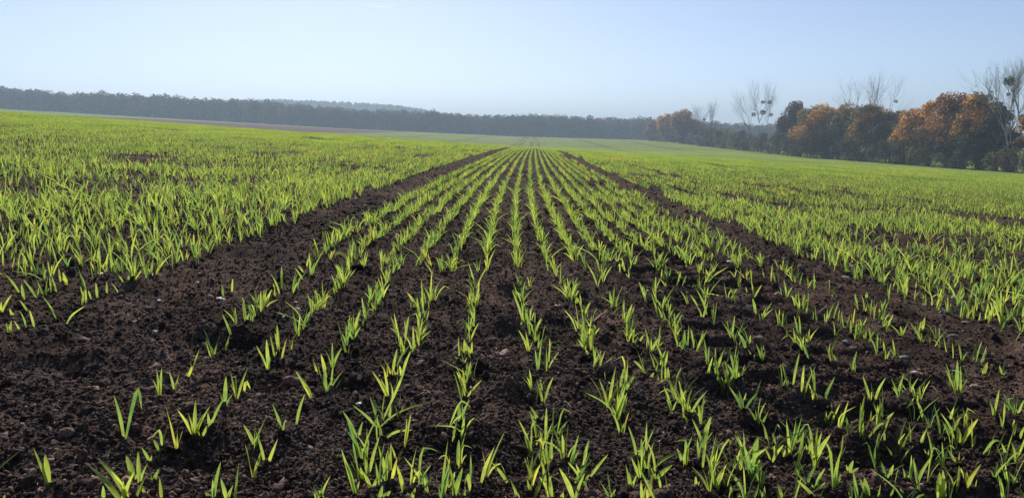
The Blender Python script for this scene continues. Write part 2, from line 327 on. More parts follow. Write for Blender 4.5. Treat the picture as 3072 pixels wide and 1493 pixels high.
PLANTS = """#0
1190,690:1090,270 1310,215>1355,410
470,1130:320,770 430,830w
1530,280:1495,10 1545,10
1665,220:1620,50 1715,50
1785,100:1840,-10
1690,790:1575,330 1750,590 1700,580
1860,660:1690,400 1870,310w 2010,370 1800,440
1910,680:2040,480
2000,560:2170,250
2150,370:2160,90w 2230,250
2260,300:2200,30 2370,0
2330,240:2350,140>2395,215
1540,820:1465,690
1540,900:1605,840
1455,1090:1520,970
1240,1270:930,860w
1180,1280:815,910w
1290,1080:1205,840w
1330,1100:1320,800w
1280,1260:1405,1010
1390,1210:1340,1120
1435,890:1355,770
1545,1260:1525,1050
2040,1260:2110,900 1960,1190
2170,1260:2110,1060
2240,1260:2285,900
2440,740:2325,545
2420,1060:2340,730
40,1260:45,1215
690,1250:685,1190
990,1260:985,1130
#1
95,950:0,610 210,680
255,640:155,350
380,550:470,250
540,300:375,30
670,270:650,0w 835,30 590,-20
1265,290:1110,40 1220,0
1200,500:1360,180>1430,0
1180,580:920,360 1085,270
1270,510:1290,370
1000,860:870,500
980,680:830,420
1060,880:1060,580
1200,690:1330,620>1500,600
1070,1030:1180,660 1055,770
1030,1080:890,800
950,1200:850,880 815,780
1110,1170:1010,980
1240,1110:1215,850 1270,810
1290,1110:1350,870
1340,880:1290,740 1410,795
1410,1200:1345,930
1650,1200:1415,860
1170,1270:1290,1180w 1210,1130
600,1270:545,1100 715,1030
650,1270:600,1170
1480,1260:1525,1150
1770,1270:1835,690 1720,1040
1790,1230:1840,890
1890,1240:1975,960w 1885,1020
1930,960:1940,690w
1880,720:1920,490
1960,700:1995,460
1950,520:1940,350w 2040,310
2000,290:2160,120 1970,80
1990,190:1915,40
1980,1270:2000,1130
1860,1150:1900,1000
2140,1120:2280,760
2440,1130:2250,905
2030,110:2020,-40 2050,-20
#2
190,210:165,20
300,350:230,110w 395,90
270,520:170,370
230,760:310,600
320,720:330,380
380,900:400,340
420,680:515,545
210,860:120,660w 150,770
310,950:300,760w 250,800w
375,910:380,690
480,890:430,680
500,880:480,640
540,1000:640,640
570,930:655,750
680,950:735,690
590,1110:770,885
720,1060:920,830
200,1260:370,930w
600,1260:450,960w
170,1170:135,1045
330,1160:290,900
70,1270:-20,1060
470,1260:490,1190
390,1260:350,1000
1040,640:920,380
1010,520:1100,240 990,350
920,400:990,0
1010,420:1000,60
1030,210:1070,10
1070,230:1170,80
1200,890:1110,560
1250,900:1235,680 1350,600w
1290,990:1460,870>1630,810
1230,1060:1140,860 1190,780
1140,1160:1085,920 1190,1030
1300,1270:1340,1020w
1245,1270:1230,1080
1360,1070:1535,930w
1415,1150:1410,1060
1630,920:1725,650
1670,920:1690,850
1700,430:1620,280 1870,220
1530,420:1450,180
1780,460:1850,310 1730,390
1690,530:1640,450
1830,770:1720,490
1840,640:1900,470w
1820,960:1860,680
1940,1150:1920,590
1960,1180:2060,840
2120,970:2130,850w
2130,750:2170,590
2230,900:2210,600
2150,860:2270,660
2200,990:2330,850>2450,760
2230,1200:2040,950
2070,1260:2200,1040
2350,1100:2365,880w
2400,1260:2415,1130w
2200,1260:2150,1200
2210,410:2070,180 2340,250
2300,390:2380,120
2390,530:2450,420
2440,700:2400,540
2070,200:2060,0 2140,0
2160,110:2240,10
1870,80:1890,0
1970,150:1930,0
2040,210:2000,90
1410,130:1370,0
1500,130:1490,0
1600,350:1500,140
1320,100:1360,50
1570,130:1620,0
1760,1130:1755,1040
940,1250:830,1080
#3
130,1260:90,1110w 190,1150
120,130:80,-40
180,200:160,-40
235,190:300,-130
320,250:345,-20
440,330:440,20w
510,390:640,90
30,900:150,740
150,860:170,750
210,850:175,500
230,800:270,480 325,470
280,740:385,600w
380,820:430,670
440,880:600,640w
550,520:555,410
590,560:690,350
680,600:690,470>850,370 770,320
910,650:900,480
980,320:905,80
1010,340:1125,100
1110,610:1000,330
1240,260:1175,100
1120,720:1110,600
910,710:1050,560>1110,540
1110,520:1205,430
1340,370:1400,290
1400,280:1565,70
1490,510:1410,290
1240,740:1330,480
1360,720:1350,540
1460,720:1540,530w
1650,660:1590,370
1740,650:1660,510
1750,180:1700,-40
1800,240:1810,-70w
1840,240:1840,-20
1740,500:1830,250
1900,100:1880,0
1910,380:1870,300
1760,610:1830,480>1920,420
1840,740:1820,580w 2010,490w
1960,750:1990,640
2160,460:2210,210
2360,460:2390,240
2390,440:2450,310
2340,650:2380,530
2400,690:2450,560
2040,830:2150,710>2230,710
2290,880:2230,720
2310,860:2450,720w
2160,1050:2290,900
2400,1110:2290,990w
2290,1260:2310,980
1910,1180:1930,1080>2040,920
1310,1250:1430,1150
1420,1120:1470,1000>1580,830
1320,1060:1285,950
1330,1050:1390,970
1230,900:1120,740
1270,900:1390,750
1050,870:1030,720w
970,850:970,750
1080,960:1070,880
1130,1050:1080,900
1160,1020:1200,930
1820,940:1700,760
1680,780:1690,660
1650,960:1760,690
1780,1120:1660,930
1630,1270:1640,1000w 1700,1050w
1690,1270:1670,980w
1620,950:1640,890
960,1260:920,1050w 870,1060w
790,1260:790,1100w
1050,1260:1075,1120
450,1170:550,1100
490,1250:260,1060
310,1050:245,890w
370,1100:460,930
540,920:470,860
630,1160:650,880
660,1110:700,1020
770,1010:815,890w 870,960
2450,1250:2400,1130
#4
30,180:25,10
190,430:0,220
275,200:185,20
230,520:205,350w
300,250:300,130
360,490:220,310
370,480:290,280
415,460:350,310
440,300:330,150 410,150
540,430:490,280
500,270:620,70
580,340:560,200
640,370:600,240w
555,700:400,460
620,745:820,560
780,560:810,400
820,540:820,390
820,390:700,190
880,520:840,410
930,490:915,340w
1020,440:1020,330
1140,440:1060,340
1190,350:1080,210
980,210:960,60
1150,230:1040,20
1220,330:1295,160
1270,340:1370,210
1400,300:1330,90 1430,140
1460,270:1410,200
1490,260:1600,110 1655,60
1700,140:1735,50
1780,130:1790,20
1840,130:1940,0
1240,140:1170,40
770,170:680,20
890,140:850,20 920,20
10,620:115,450
260,770:190,610
280,620:190,510
330,770:280,600
90,820:110,700 60,720
200,800:130,700
120,650:90,590
2045,1030:1945,780
2150,1010:2200,830
2210,840:2125,640
2350,730:2320,500w
2410,720:2370,540
2215,430:2225,300
#5
45,620:45,420
90,540:95,400
175,490:180,350
230,450:145,260
395,400:370,280 280,370
440,310:370,200
460,260:400,175
525,270:560,150 505,50 640,50
650,590:630,310w 690,420
780,440:720,260
830,390:770,210 955,210
890,240:880,90w
830,280:770,150
1040,180:985,40 1075,30
710,120:760,20
1250,350:1180,190 1300,240
1310,250:1370,110
1375,210:1320,60
1100,520:1070,350w
1130,600:1210,420w
1170,480:1140,310
1045,710:1010,480
1180,560:1220,400
870,1030:810,850 780,720
920,900:880,700w 1000,760
940,830:1000,600w 930,620
730,1150:650,960 730,910 820,960
670,1250:620,1020w
590,1200:540,1060
400,830:310,630 350,610
440,790:530,600w
570,620:580,440 510,510
220,1000:200,740w 180,820
180,1050:135,840
240,1070:295,870
335,980:360,840
120,1180:100,880w 0,940
1530,590:1440,430
1600,680:1580,310 1650,560
1590,560:1590,400
1670,520:1790,280 1680,240
1770,240:1720,90 1780,60
1690,260:1600,130
1550,900:1560,660
1510,990:1500,750
1580,850:1725,690
1410,1060:1380,850w
1420,930:1460,660w
1300,1240:1350,970
1260,1240:1180,1100
1390,1230:1480,990
1350,1240:1360,1130
2100,390:2030,150 2250,130
2110,540:2140,300
2060,560:2050,380
2090,660:2050,500
2080,760:2090,560
2040,900:2030,640 2130,720
2060,1020:2065,900
2000,1020:1990,880w 1950,950
1990,1110:1960,1000w 1900,1050w
2030,1250:2010,1120 2050,1110w
2120,240:2100,50 2180,0
#6
40,180:20,0 90,40
130,400:190,320
70,380:30,240 140,240
90,520:30,400
110,720:0,410
175,840:130,580w
160,1000:60,790 130,800w
230,920:250,790
250,1190:220,980 280,900
340,1160:450,1000
370,190:320,20
420,300:400,90
460,340:470,100
540,490:500,310 640,340
560,440:630,280
620,540:600,450w
640,790:600,520
710,950:680,640
690,640:750,520w
730,900:765,640
740,930:840,770
800,1100:770,930
690,980:630,880
740,1030:700,980
820,1190:890,990
880,1210:960,1040
690,160:610,0 700,20
820,370:710,150
870,340:960,180 850,220
830,220:800,100
940,130:830,0 1040,0
1060,200:1050,60w
1110,270:1170,90
960,580:930,420w 1060,370 980,370
1080,740:1070,590 1150,540w
1100,850:1090,700
1165,930:1130,710
1290,540:1210,330w
1400,680:1330,440
1380,460:1370,340
1470,700:1440,600 1570,560
1440,590:1475,480
1500,640:1520,540
1550,810:1630,640
1590,960:1545,800
1330,1000:1270,770 1430,840
1210,910:1260,840
1410,1130:1300,960 1470,980
1460,1150:1490,990
1370,1160:1310,1000
1640,980:1650,790w 1590,900
1680,950:1690,740
1740,970:1710,780
1760,1010:1835,820
1380,240:1270,90 1490,110
1410,240:1500,100
1470,370:1410,300
1520,340:1550,270
1660,160:1630,20w
1790,260:1750,130 1840,110
1880,290:1850,210w
1640,360:1630,270
1850,360:2070,190
1780,560:1700,450
1870,670:1760,400
1840,450:1840,380
1930,740:1900,600 1960,510
1920,250:1900,170
2100,490:2150,400
2180,330:2180,260w
2290,330:2280,200
2330,640:2300,490w
2310,480:2390,360
2100,870:2010,720 2130,650
2240,980:2150,790
2320,1090:2250,970
2270,920:2280,840
2390,1090:2330,920 2380,890
1870,1220:1900,1090
1960,1150:1940,1040 2020,1000
1980,1240:1920,1100
2060,1230:2060,1160
2110,1200:2170,1110
2170,1230:2240,1150
2380,150:2370,50w
2160,200:2170,100
#7
100,210:60,120
30,330:40,160
170,250:190,140 250,160
180,480:150,310
300,370:330,240
440,410:440,250
320,640:220,450
370,640:350,480 390,430
180,850:175,640w
265,930:240,770
310,860:295,650
380,910:400,850 490,760
390,1070:350,940
610,1110:540,910
680,1140:600,980
800,1190:850,990
560,720:570,590 640,520
620,700:680,520
620,480:620,420
850,560:820,450
940,490:945,430w
925,650:950,550
790,820:790,690
870,830:950,670
930,880:940,790
960,910:1100,740
1060,700:1130,490 1100,600w
1130,800:1200,640
1130,1070:1100,900
1220,1060:1150,940 1190,880
1480,910:1350,710
1470,800:1450,750 1500,670w
1590,950:1710,790
1770,1060:1760,910w
1850,1090:1820,920
1950,1090:1880,1000 2000,890
2060,1210:2100,1100w
2240,1220:2210,1130 2270,1040
"""
TILES = [(0, 1100), (768, 1100), (1536, 1100), (2304, 1100), (0, 740), (768, 740), (1536, 740), (2304, 740)]
plants = []
ti = 0
for ln in PLANTS.split('\n'):
    ln = ln.strip()
    if not ln: continue
    if ln[0] == '#': ti = int(ln[1:]); continue
    base, tips = ln.split(':')
    px = lambda s: (TILES[ti][0] + float(s.split(',')[0]) / 3.186, TILES[ti][1] + float(s.split(',')[1]) / 3.186)
    bl = []
    for t in tips.split():
        w = t.endswith('w'); t = t.rstrip('w')
        bl.append(([px(q) for q in t.split('>')], w))
    plants.append((px(base), bl))
class Plant: pass
PL = []
for (bu, bv), bl in plants:
    q = Plant(); g = hit(bu, bv, ground_z); q.base = g - np.array([0, 0, .006])
    q.bl = []; tall = 0; xs = []
    n = g - CAM; n[2] = 0; n /= np.linalg.norm(n)
    right = np.array([n[1], -n[0], 0])
    for poly, w in bl:
        pts = []
        lean = random.gauss(0, .12); prev = q.base
        for (u, v) in poly:
            D = ray(u, v)
            # plane through the base facing the camera, leaning a little towards or away from it
            pn = n + np.array([0, 0, lean]); pn /= np.linalg.norm(pn)
            t = np.dot(q.base - CAM, pn) / np.dot(D, pn)
            pts.append(CAM + D * t)
        if len(pts) == 1:
            mid = (q.base + pts[0]) / 2; L_ = np.linalg.norm(pts[0] - q.base)
            hor = pts[0] - q.base; hor[2] = 0
            mid = mid - hor * random.uniform(.02, .14) + np.array([0, 0, L_ * random.uniform(.0, .05)])
            pts = [mid, pts[0]]
        q.bl.append(([q.base] + pts, (.0080 if w else .0052) * random.uniform(.85, 1.15)))
        tall = max(tall, pts[-1][2] - q.base[2], pts[0][2] - q.base[2]); xs.append(np.dot(pts[-1] - q.base, right))
    for _ in range(random.choice([0, 1, 1, 2]) if len(q.bl) <= 2 else random.choice([0, 1])):
        m_ = q.bl[0][0][-1] - q.base; L_ = np.linalg.norm(m_) * random.uniform(.5, .8); a_ = random.uniform(0, 6.28)
        tip = q.base + np.array([math.cos(a_) * L_ * .35, math.sin(a_) * L_ * .35, L_ * .9]); q.bl.append(([q.base, (q.base + tip) / 2 - np.array([math.cos(a_), math.sin(a_), 0]) * L_ * .06, tip], random.uniform(.0032, .0055))); xs.append(np.dot(tip - q.base, right))
    q.tall = tall; q.xs = xs; q.px = (bu, bv)
    us = [project(p)[0] for b, _ in q.bl for p in b]; vs = [project(p)[1] for b, _ in q.bl for p in b]
    vis = max(0, min(max(vs), 1493) - max(min(vs), 0))
    q.size = vis * (8 + .5 * (max(us) - min(us))) if 0 < min(max(us), 3072) else 0
    q.xr = g[0] - row_x(g[1]); q.g = g
    PL.append(q)
PL.sort(key=lambda q: -q.size)
single, rest = PL[:300], PL[300:]
def build_blades(mb, q, origin):
    n = q.g - CAM; n[2] = 0; n /= np.linalg.norm(n)
    for pts, w in q.bl:
        a = random.gauss(0, .55)
        face = np.array([-n[0] * math.cos(a) + n[1] * math.sin(a), -n[1] * math.cos(a) - n[0] * math.sin(a), .15])
        blade(mb, [p - origin for p in pts], w, face, fold=random.uniform(.15, .5), twist=random.gauss(0, .9))
ORD = ['', 'first', 'second', 'third', 'fourth', 'fifth', 'sixth', 'seventh', 'eighth', 'ninth', 'tenth', 'eleventh', 'twelfth', 'thirteenth',
       'fourteenth', 'fifteenth', 'sixteenth', 'seventeenth', 'eighteenth', 'nineteenth', 'twentieth', 'twenty-first', 'twenty-second', 'twenty-third',
       'twenty-fourth', 'twenty-fifth', 'twenty-sixth', 'twenty-seventh', 'twenty-eighth', 'twenty-ninth', 'thirtieth']
rows = {}
for q in single:
    k = int(round((q.xr + .70) / .128)) if q.xr > -.9 else int(math.floor((q.xr + 1.12) / .128)) - 20
    q.row = k; rows.setdefault(k, []).append(q)
for k, lst in rows.items():
    lst.sort(key=lambda q: q.g[1])
    for i, q in enumerate(lst): q.ord = i + 1
def stature(h): return 'tall' if h > .085 else 'short' if h < .05 else 'mid-height'
for q in single:
    nb = len(q.bl); m = sum(q.xs) / nb
    look = 'one-leaf' if nb == 1 else 'two-leaf' if nb == 2 else 'three-leaf' if nb == 3 else 'four-leaf'
    spread = max(q.xs) - min(q.xs) if nb > 1 else 0
    lean = 'forked' if spread > .03 else 'right-leaning' if m > .015 else 'left-leaning' if m < -.015 else 'upright'
    if q.row >= 0: where = f'{ORD[min(q.row + 1, 30)]} row right of the wide bare strip'
    else: where = f'{ORD[min(-20 - q.row, 30)]} row left of the wide bare strip'
    lab = f'{stature(q.tall)} {look} {lean} seedling, {ORD[min(q.ord, 30)]} from bottom in {where}'
    mb = MB(); build_blades(mb, q, q.base)
    o = mesh_obj('wheat_seedling', mb.V, mb.F, [M_BLADE], smooth=True, loc=q.base)
    put_along(o, mb.T); tag(o, lab, 'seedling', 'young wheat seedlings standing nearest the camera')
mb = MB()
for q in rest: build_blades(mb, q, np.zeros(3))
REST = (mb.V, mb.F); REST_T = mb.T

# ------------------------------------------------------------------ sources for the scattered crop (never linked to the scene)
def src_coll(name, objs):
    c = bpy.data.collections.new(name)
    for k, o in enumerate(objs): o.name = f'{name}_{k:03d}'; c.objects.link(o)
    return c
def rand_plant(mb, x, y, segs, hs=1.0, wscale=1.0, nb=None, fold=.3):
    nb = nb or random.choice([1, 2, 2, 3, 3, 4])
    b = np.array([x, y, -.006])
    for _ in range(nb):
        h = random.uniform(.038, .085) * hs; az = random.uniform(0, 2 * math.pi); ln = abs(random.gauss(0, .38)) * h
        tip = b + np.array([math.cos(az) * ln, math.sin(az) * ln, h])
        mid = (b + tip) / 2 - np.array([math.cos(az), math.sin(az), 0]) * ln * .15 + np.array([0, 0, h * .05])
        pts = [b, mid, tip]
        if random.random() < .12 and segs > 3:
            pts.append(tip + np.array([math.cos(az), math.sin(az), -.6]) * h * .35)
        fa = random.uniform(0, 2 * math.pi)
        blade(mb, pts, random.uniform(.0036, .0064) * wscale, (math.cos(fa), math.sin(fa), .15), segs=segs, fold=fold, twist=random.gauss(0, .9))
def src(objs_fn, n):
    out = []
    for k in range(n):
        mb = MB(); objs_fn(mb, k); out.append(put_along(mesh_obj('src', mb.V, mb.F, [M_BLADE], link=False, smooth=True), mb.T))
    return out
S0 = src(lambda mb, k: rand_plant(mb, 0, 0, 6), 28)
def seg1(mb, k):
    y = 0
    while y < 1:
        rand_plant(mb, random.gauss(0, .005), y, 3, wscale=1.0); y += random.choice([.015, .02, .025, .035, .045, .07])
S1 = src(seg1, 14)
def patch2(mb, k):
    for r_ in range(5):
        y = 0
        while y < 2:
            rand_plant(mb, (r_ - 2) * .128 + random.gauss(0, .012), y, 2, hs=1.15, wscale=1.25, nb=random.choice([1, 2, 3])); y += random.uniform(.015, .055)
S2 = src(patch2, 8)
def patch3(mb, k):
    for _ in range(1500):
        rand_plant(mb, random.uniform(-2.5, 2.5), random.uniform(0, 5), 1, hs=1.15, wscale=3.0, nb=2, fold=0)
S3 = src(patch3, 5)
C_ALL = src_coll('crop_src', S0 + S1 + S2 + S3)
n0, n1, n2, n3 = 28, 14, 8, 5

def scatter_group(name, coll):
    ng = bpy.data.node_groups.new(name, 'GeometryNodeTree')
    ng.interface.new_socket('Geometry', in_out='INPUT', socket_type='NodeSocketGeometry')
    ng.interface.new_socket('Geometry', in_out='OUTPUT', socket_type='NodeSocketGeometry')
    n = ng.nodes; L = ng.links
    gi = n.new('NodeGroupInput'); go = n.new('NodeGroupOutput')
    ci = n.new('GeometryNodeCollectionInfo'); ci.inputs[0].default_value = coll
    ci.inputs['Separate Children'].default_value = True; ci.inputs['Reset Children'].default_value = True
    iop = n.new('GeometryNodeInstanceOnPoints'); iop.inputs['Pick Instance'].default_value = True
    def attr(nm, typ):
        a = n.new('GeometryNodeInputNamedAttribute'); a.data_type = typ; a.inputs[0].default_value = nm; return a.outputs[0]
    L.new(gi.outputs[0], iop.inputs['Points']); L.new(ci.outputs[0], iop.inputs['Instance'])
    L.new(attr('pick', 'INT'), iop.inputs['Instance Index'])
    e2r = n.new('FunctionNodeEulerToRotation'); L.new(attr('rot', 'FLOAT_VECTOR'), e2r.inputs[0]); L.new(e2r.outputs[0], iop.inputs['Rotation'])
    L.new(attr('scl', 'FLOAT_VECTOR'), iop.inputs['Scale'])
    # keep the faces the mesh itself has, add the instances on its loose points
    sg = n.new('GeometryNodeSeparateGeometry'); sg.domain = 'POINT'
    L.new(gi.outputs[0], sg.inputs[0]); L.new(attr('keep', 'BOOLEAN'), sg.inputs[1])
    L.new(sg.outputs[1], iop.inputs['Points'])
    jg = n.new('GeometryNodeJoinGeometry'); L.new(iop.outputs[0], jg.inputs[0]); L.new(sg.outputs[0], jg.inputs[0])
    L.new(jg.outputs[0], go.inputs[0]); return ng
def scatter_object(name, P, rot, scl, pick, coll, extra=None, mats=()):
    """one object: its own faces (extra) and instances on its points"""
    V0, F0 = extra if extra else ([], [])
    nP = len(P); V = np.concatenate([np.asarray(P, float), np.asarray(V0, float).reshape(-1, 3)])
    F = [tuple(k + nP for k in f) for f in F0]
    o = mesh_obj(name, V, F, mats, smooth=True)
    me = o.data; nv = len(V); pad = nv - nP
    def put(nm, typ, arr, prop):
        a = me.attributes.new(nm, typ, 'POINT'); a.data.foreach_set(prop, np.ascontiguousarray(arr).ravel())
    put('rot', 'FLOAT_VECTOR', np.concatenate([rot, np.zeros((pad, 3))]).astype(np.float32), 'vector')
    put('scl', 'FLOAT_VECTOR', np.concatenate([scl, np.ones((pad, 3))]).astype(np.float32), 'vector')
    put('pick', 'INT', np.concatenate([pick, np.zeros(pad)]).astype(np.int32), 'value')
    put('keep', 'BOOLEAN', np.concatenate([np.zeros(nP), np.ones(pad)]).astype(bool), 'value')
    md = o.modifiers.new('scatter', 'NODES'); md.node_group = scatter_group(name, coll)
    return o

# rows of the drill: between the two wheel strips, left of them, right of them
ROWS = [(-.70 + .128 * k) for k in range(16)] + [(-1.13 - .128 * k) for k in range(700)] + [(1.58 + .128 * k) for k in range(660)]
TRAMS = (-6.3, -27.3, -25.4, 22.0, 23.9)
def manual_zone(x, y):
    u, v = project((x, y, float(macro_z(x, y))))
    if y < .3: return False
    if not (-60 < u < 3130) or v > 1700: return False
    if x - row_x(y) > 1.5: return v > 1150
    if x - row_x(y) < -1.05: return v > 850 or (v > 780 and random.random() < .4)
    if v > 800: return True
    return random.random() < float(sstep(640, 800, v)) * .2
P, RT, SL, PK = [], [], [], []
def density(x, y, xr):
    """how full the stand is here: bare patches, thin rows, the second pair of wheel strips"""
    d = .96
    for t in TRAMS:
        if abs(xr - t) < .16: d *= .35
    if 1.15 < xr < 1.4: d *= .6
    if 2.50 < xr < 2.72: d *= .25
    if 4.1 < xr < 4.25: d *= .5
    nz = float(vnoise(x / .9, y / 1.3, 31)) * .6 + float(vnoise(x / .35, y / .5, 32)) * .5
    if nz > (.3 if xr < -1.1 or xr > 1.1 else .52): d *= .3
    if xr < -1.1: d *= 1.0
    return d
def slope(x, y):
    e = .4
    return (float(macro_z(x + e, y) - macro_z(x - e, y)) / (2 * e), float(macro_z(x, y + e) - macro_z(x, y - e)) / (2 * e))
for xr in ROWS:
    if abs(xr) > 9: continue
    y = -1.6
    thin = .8 if -.9 < xr < 1.3 else 1.0
    while y < 8.5:
        x = xr + float(row_x(y)); r = math.hypot(x, y)
        y += random.choice([.018, .025, .03, .04, .055]) * (.72 if xr < -.9 or xr > 1.3 else .65)
        if r > 8 or y > 8: continue
        if y < 0 and r > 1.6: continue
        if y < .75 and r < .75: continue
        if r > 2.5 and abs(math.atan2(x, y)) > .95: continue
        if manual_zone(x, y): continue
        if random.random() > density(x, y, xr): continue
        x2 = x + random.gauss(0, .006 if -.9 < xr < 1.3 else .020); y2 = y + random.gauss(0, .005)
        P.append((x2, y2, 0)); RT.append((random.gauss(0, .12), random.gauss(0, .12), random.uniform(0, 6.28)))
        s = random.uniform(.75, 1.25) * (1.12 if xr < -.9 or xr > 1.4 else 1); SL.append((s, s, s)); PK.append(random.randrange(n0))
for q in PL:                                  # small companions right beside the traced seedlings, inside their rows
    if q.px[1] < 1040 and -.9 < q.xr < 1.25: cnt = random.choice([2, 3, 3, 4]) if q.xr > -.62 else random.choice([1, 2])
    elif q.xr > -.3: cnt = random.choice([0, 1, 1, 2])
    else: cnt = random.choice([0, 0, 0, 1])
    for _ in range(cnt):
        x, y = q.g[0] + random.gauss(0, .007), q.g[1] + random.uniform(-.045, .045) * (2.0 if q.px[1] < 1040 else 1)
        if project((x, y, 0))[1] > 1500: continue
        P.append((x, y, 0)); RT.append((random.gauss(0, .15), random.gauss(0, .15), random.uniform(0, 6.28)))
        s = random.uniform(.55, 1.0); SL.append((s, s, s)); PK.append(random.randrange(n0))
NEAR_N = len(P)
for xr in ROWS:
    if abs(xr) > 24: continue
    y = 0.0
    while y < (42 if -2.62 < xr < 1.73 else 22):
        x = xr + float(row_x(y)); r = math.hypot(x, y)
        y0 = y; y += 1.0
        if r < 7.99 and y0 < 7.99: continue
        if (r > 22 and not -2.62 < xr < 1.73) or abs(math.atan2(x, y0 + .5)) > .80: continue
        d = density(x, y0, xr)
        if random.random() > d + .04: continue
        sx, sy = slope(x, y0)
        P.append((x, y0, 0)); RT.append((math.atan(sy), -math.atan(sx), -.03 + random.gauss(0, .01)))
        s = random.uniform(.85, 1.2); SL.append((random.choice([-1, 1]) * 1.0, 1.0, s)); PK.append(n0 + random.randrange(n1))
for k in range(-80, 81):
    xr = k * .64 - .70 + 1.5 * .128 + .064
    y = 10.0
    while y < 75:
        x = xr + float(row_x(y)); r = math.hypot(x, y + 1); y0 = y; y += 2.0
        if r < 21.5 or r > 75 or abs(math.atan2(x, y0 + 1)) > .78: continue
        if any(abs(xr - t) < .33 for t in TRAMS) and random.random() < .55: continue
        if y0 < 41.5 and -2.62 < xr < 1.73: continue
        if random.random() < .04: continue
        sx, sy = slope(x, y0 + 1)
        P.append((x, y0, 0)); RT.append((math.atan(sy), -math.atan(sx), -.03))
        SL.append((1, 1, random.uniform(.85, 1.15))); PK.append(n0 + n1 + random.randrange(n2))
for k in range(-16, 17):
    y = 60.0
    while y < 230:
        x = k * 5.0 + .03 * y; r = math.hypot(x, y); y0 = y; y += 5.0
        if r < 72 or abs(math.atan2(x, y0 + 2)) > .76 or x > 72 or (x < -58 and y0 > 118): continue
        sx, sy = slope(x, y0 + 2.5)
        P.append((x, y0, 0)); RT.append((math.atan(sy), -math.atan(sx), 0)); SL.append((1, 1, random.uniform(.9, 1.2)))
        PK.append(n0 + n1 + n2 + random.randrange(n3))
P = np.array(P); near = np.arange(len(P)) < NEAR_N
P[:, 2] = np.where(near, ground_z(P[:, 0], P[:, 1]), macro_z(P[:, 0], P[:, 1]) - .004)
crop = scatter_object('young_wheat', P, np.array(RT), np.array(SL), np.array(PK), C_ALL, extra=REST, mats=[M_BLADE])
put_along(crop, REST_T, len(P)); tag(crop, 'bright green young wheat covering the field in drilled rows behind the nearest seedlings', 'wheat', kind='stuff')
print('crop instances', len(P))

# ------------------------------------------------------------------ crumbs and clods of soil
def icosphere(sub):
    import bmesh
    bm = bmesh.new(); bmesh.ops.create_icosphere(bm, subdivisions=sub, radius=1.0)
    V = np.array([v.co[:] for v in bm.verts]); F = [tuple(v.index for v in f.verts) for f in bm.faces]; bm.free(); return V, F
def lump(seed, sub=2, amp=.35, squash=.75):
    V, F = icosphere(sub)
    n = vnoise(V[:, 0] * 1.3 + seed * 7.1 + V[:, 2] * .9, V[:, 1] * 1.3 + seed * 3.3 - V[:, 2] * 1.1, seed) * amp \
        + vnoise(V[:, 0] * 3 + seed + V[:, 2] * 2.1, V[:, 1] * 3 + V[:, 2] * 1.7, seed + 50) * amp * .55
    V = V * (1 + n)[:, None]; V[:, 2] *= squash
    return V, F
CL = []
for k in range(10):
    V, F = lump(k + 1, 2, .62, .8); CL.append(mesh_obj('src', V, F, [M_CLOD], link=False, smooth=(k % 3 == 0)))
C_CLOD = src_coll('clod_src', CL)
def clod_points(n, r0, r1, s_lo, s_hi, pw=1.0, seed=1):
    g = np.random.default_rng(seed)
    r = r0 * (r1 / r0) ** (g.random(n) ** pw); t = g.uniform(-.86, .86, n)
    x = r * np.sin(t); y = r * np.cos(t); s = s_lo * (s_hi / s_lo) ** (g.random(n) ** 1.8)
    return x, y, s
cx, cy, cs = [], [], []
for n, r0, r1, a, b, sd in [(170000, .8, 4.5, .0013, .0052, 1), (7000, .8, 5, .004, .011, 2), (1000, 1.5, 8, .007, .018, 3), (50000, 3.5, 12, .003, .010, 4), (15000, 9, 30, .006, .016, 5)]:
    x, y, s = clod_points(n, r0, r1, a, b, seed=sd); cx.append(x); cy.append(y); cs.append(s)
cx = np.concatenate(cx); cy = np.concatenate(cy); cs = np.concatenate(cs)
cz = ground_z(cx, cy) + cs * .12
n = len(cx)
scl = cs[:, None] * rng.uniform(.65, 1.25, (n, 3))
clods = scatter_object('loose_soil', np.stack([cx, cy, cz], 1), rng.uniform(0, 6.28, (n, 3)), scl, rng.integers(0, 10, n), C_CLOD)
tag(clods, 'loose dark brown crumbs and clods of soil lying on the field', 'soil', kind='stuff')

SB = []
for k in range(8):
    mb = MB(); a0 = random.uniform(-.6, .6); pts = [(.5 * (j / 5 - .5) * 2, a0 * .3 * math.sin(j * .9 + k) * .5, .06 * math.sin(j * 1.3 + k) + .03) for j in range(6)]
    blade(mb, pts, random.uniform(.05, .12), (0, 0, 1), segs=5, fold=.3, twist=random.gauss(0, 1)); SB.append(mesh_obj('src', mb.V, mb.F, [M_STRAW if k % 2 else M_ROOT], link=False, smooth=True))
C_DEB = src_coll('debris_src', SB)
x, y, s = clod_points(1500, .85, 9, .008, .035, seed=9)
debris = scatter_object('straw_litter', np.stack([x, y, ground_z(x, y) + .002], 1), np.stack([rng.normal(0, .3, 1500), rng.normal(0, .3, 1500), rng.uniform(0, 6.28, 1500)], 1), np.repeat(s[:, None], 3, 1), rng.integers(0, 8, 1500), C_DEB)
tag(debris, 'fine pale fibres and straw crumbs strewn over the dark soil', 'plant litter', kind='stuff')

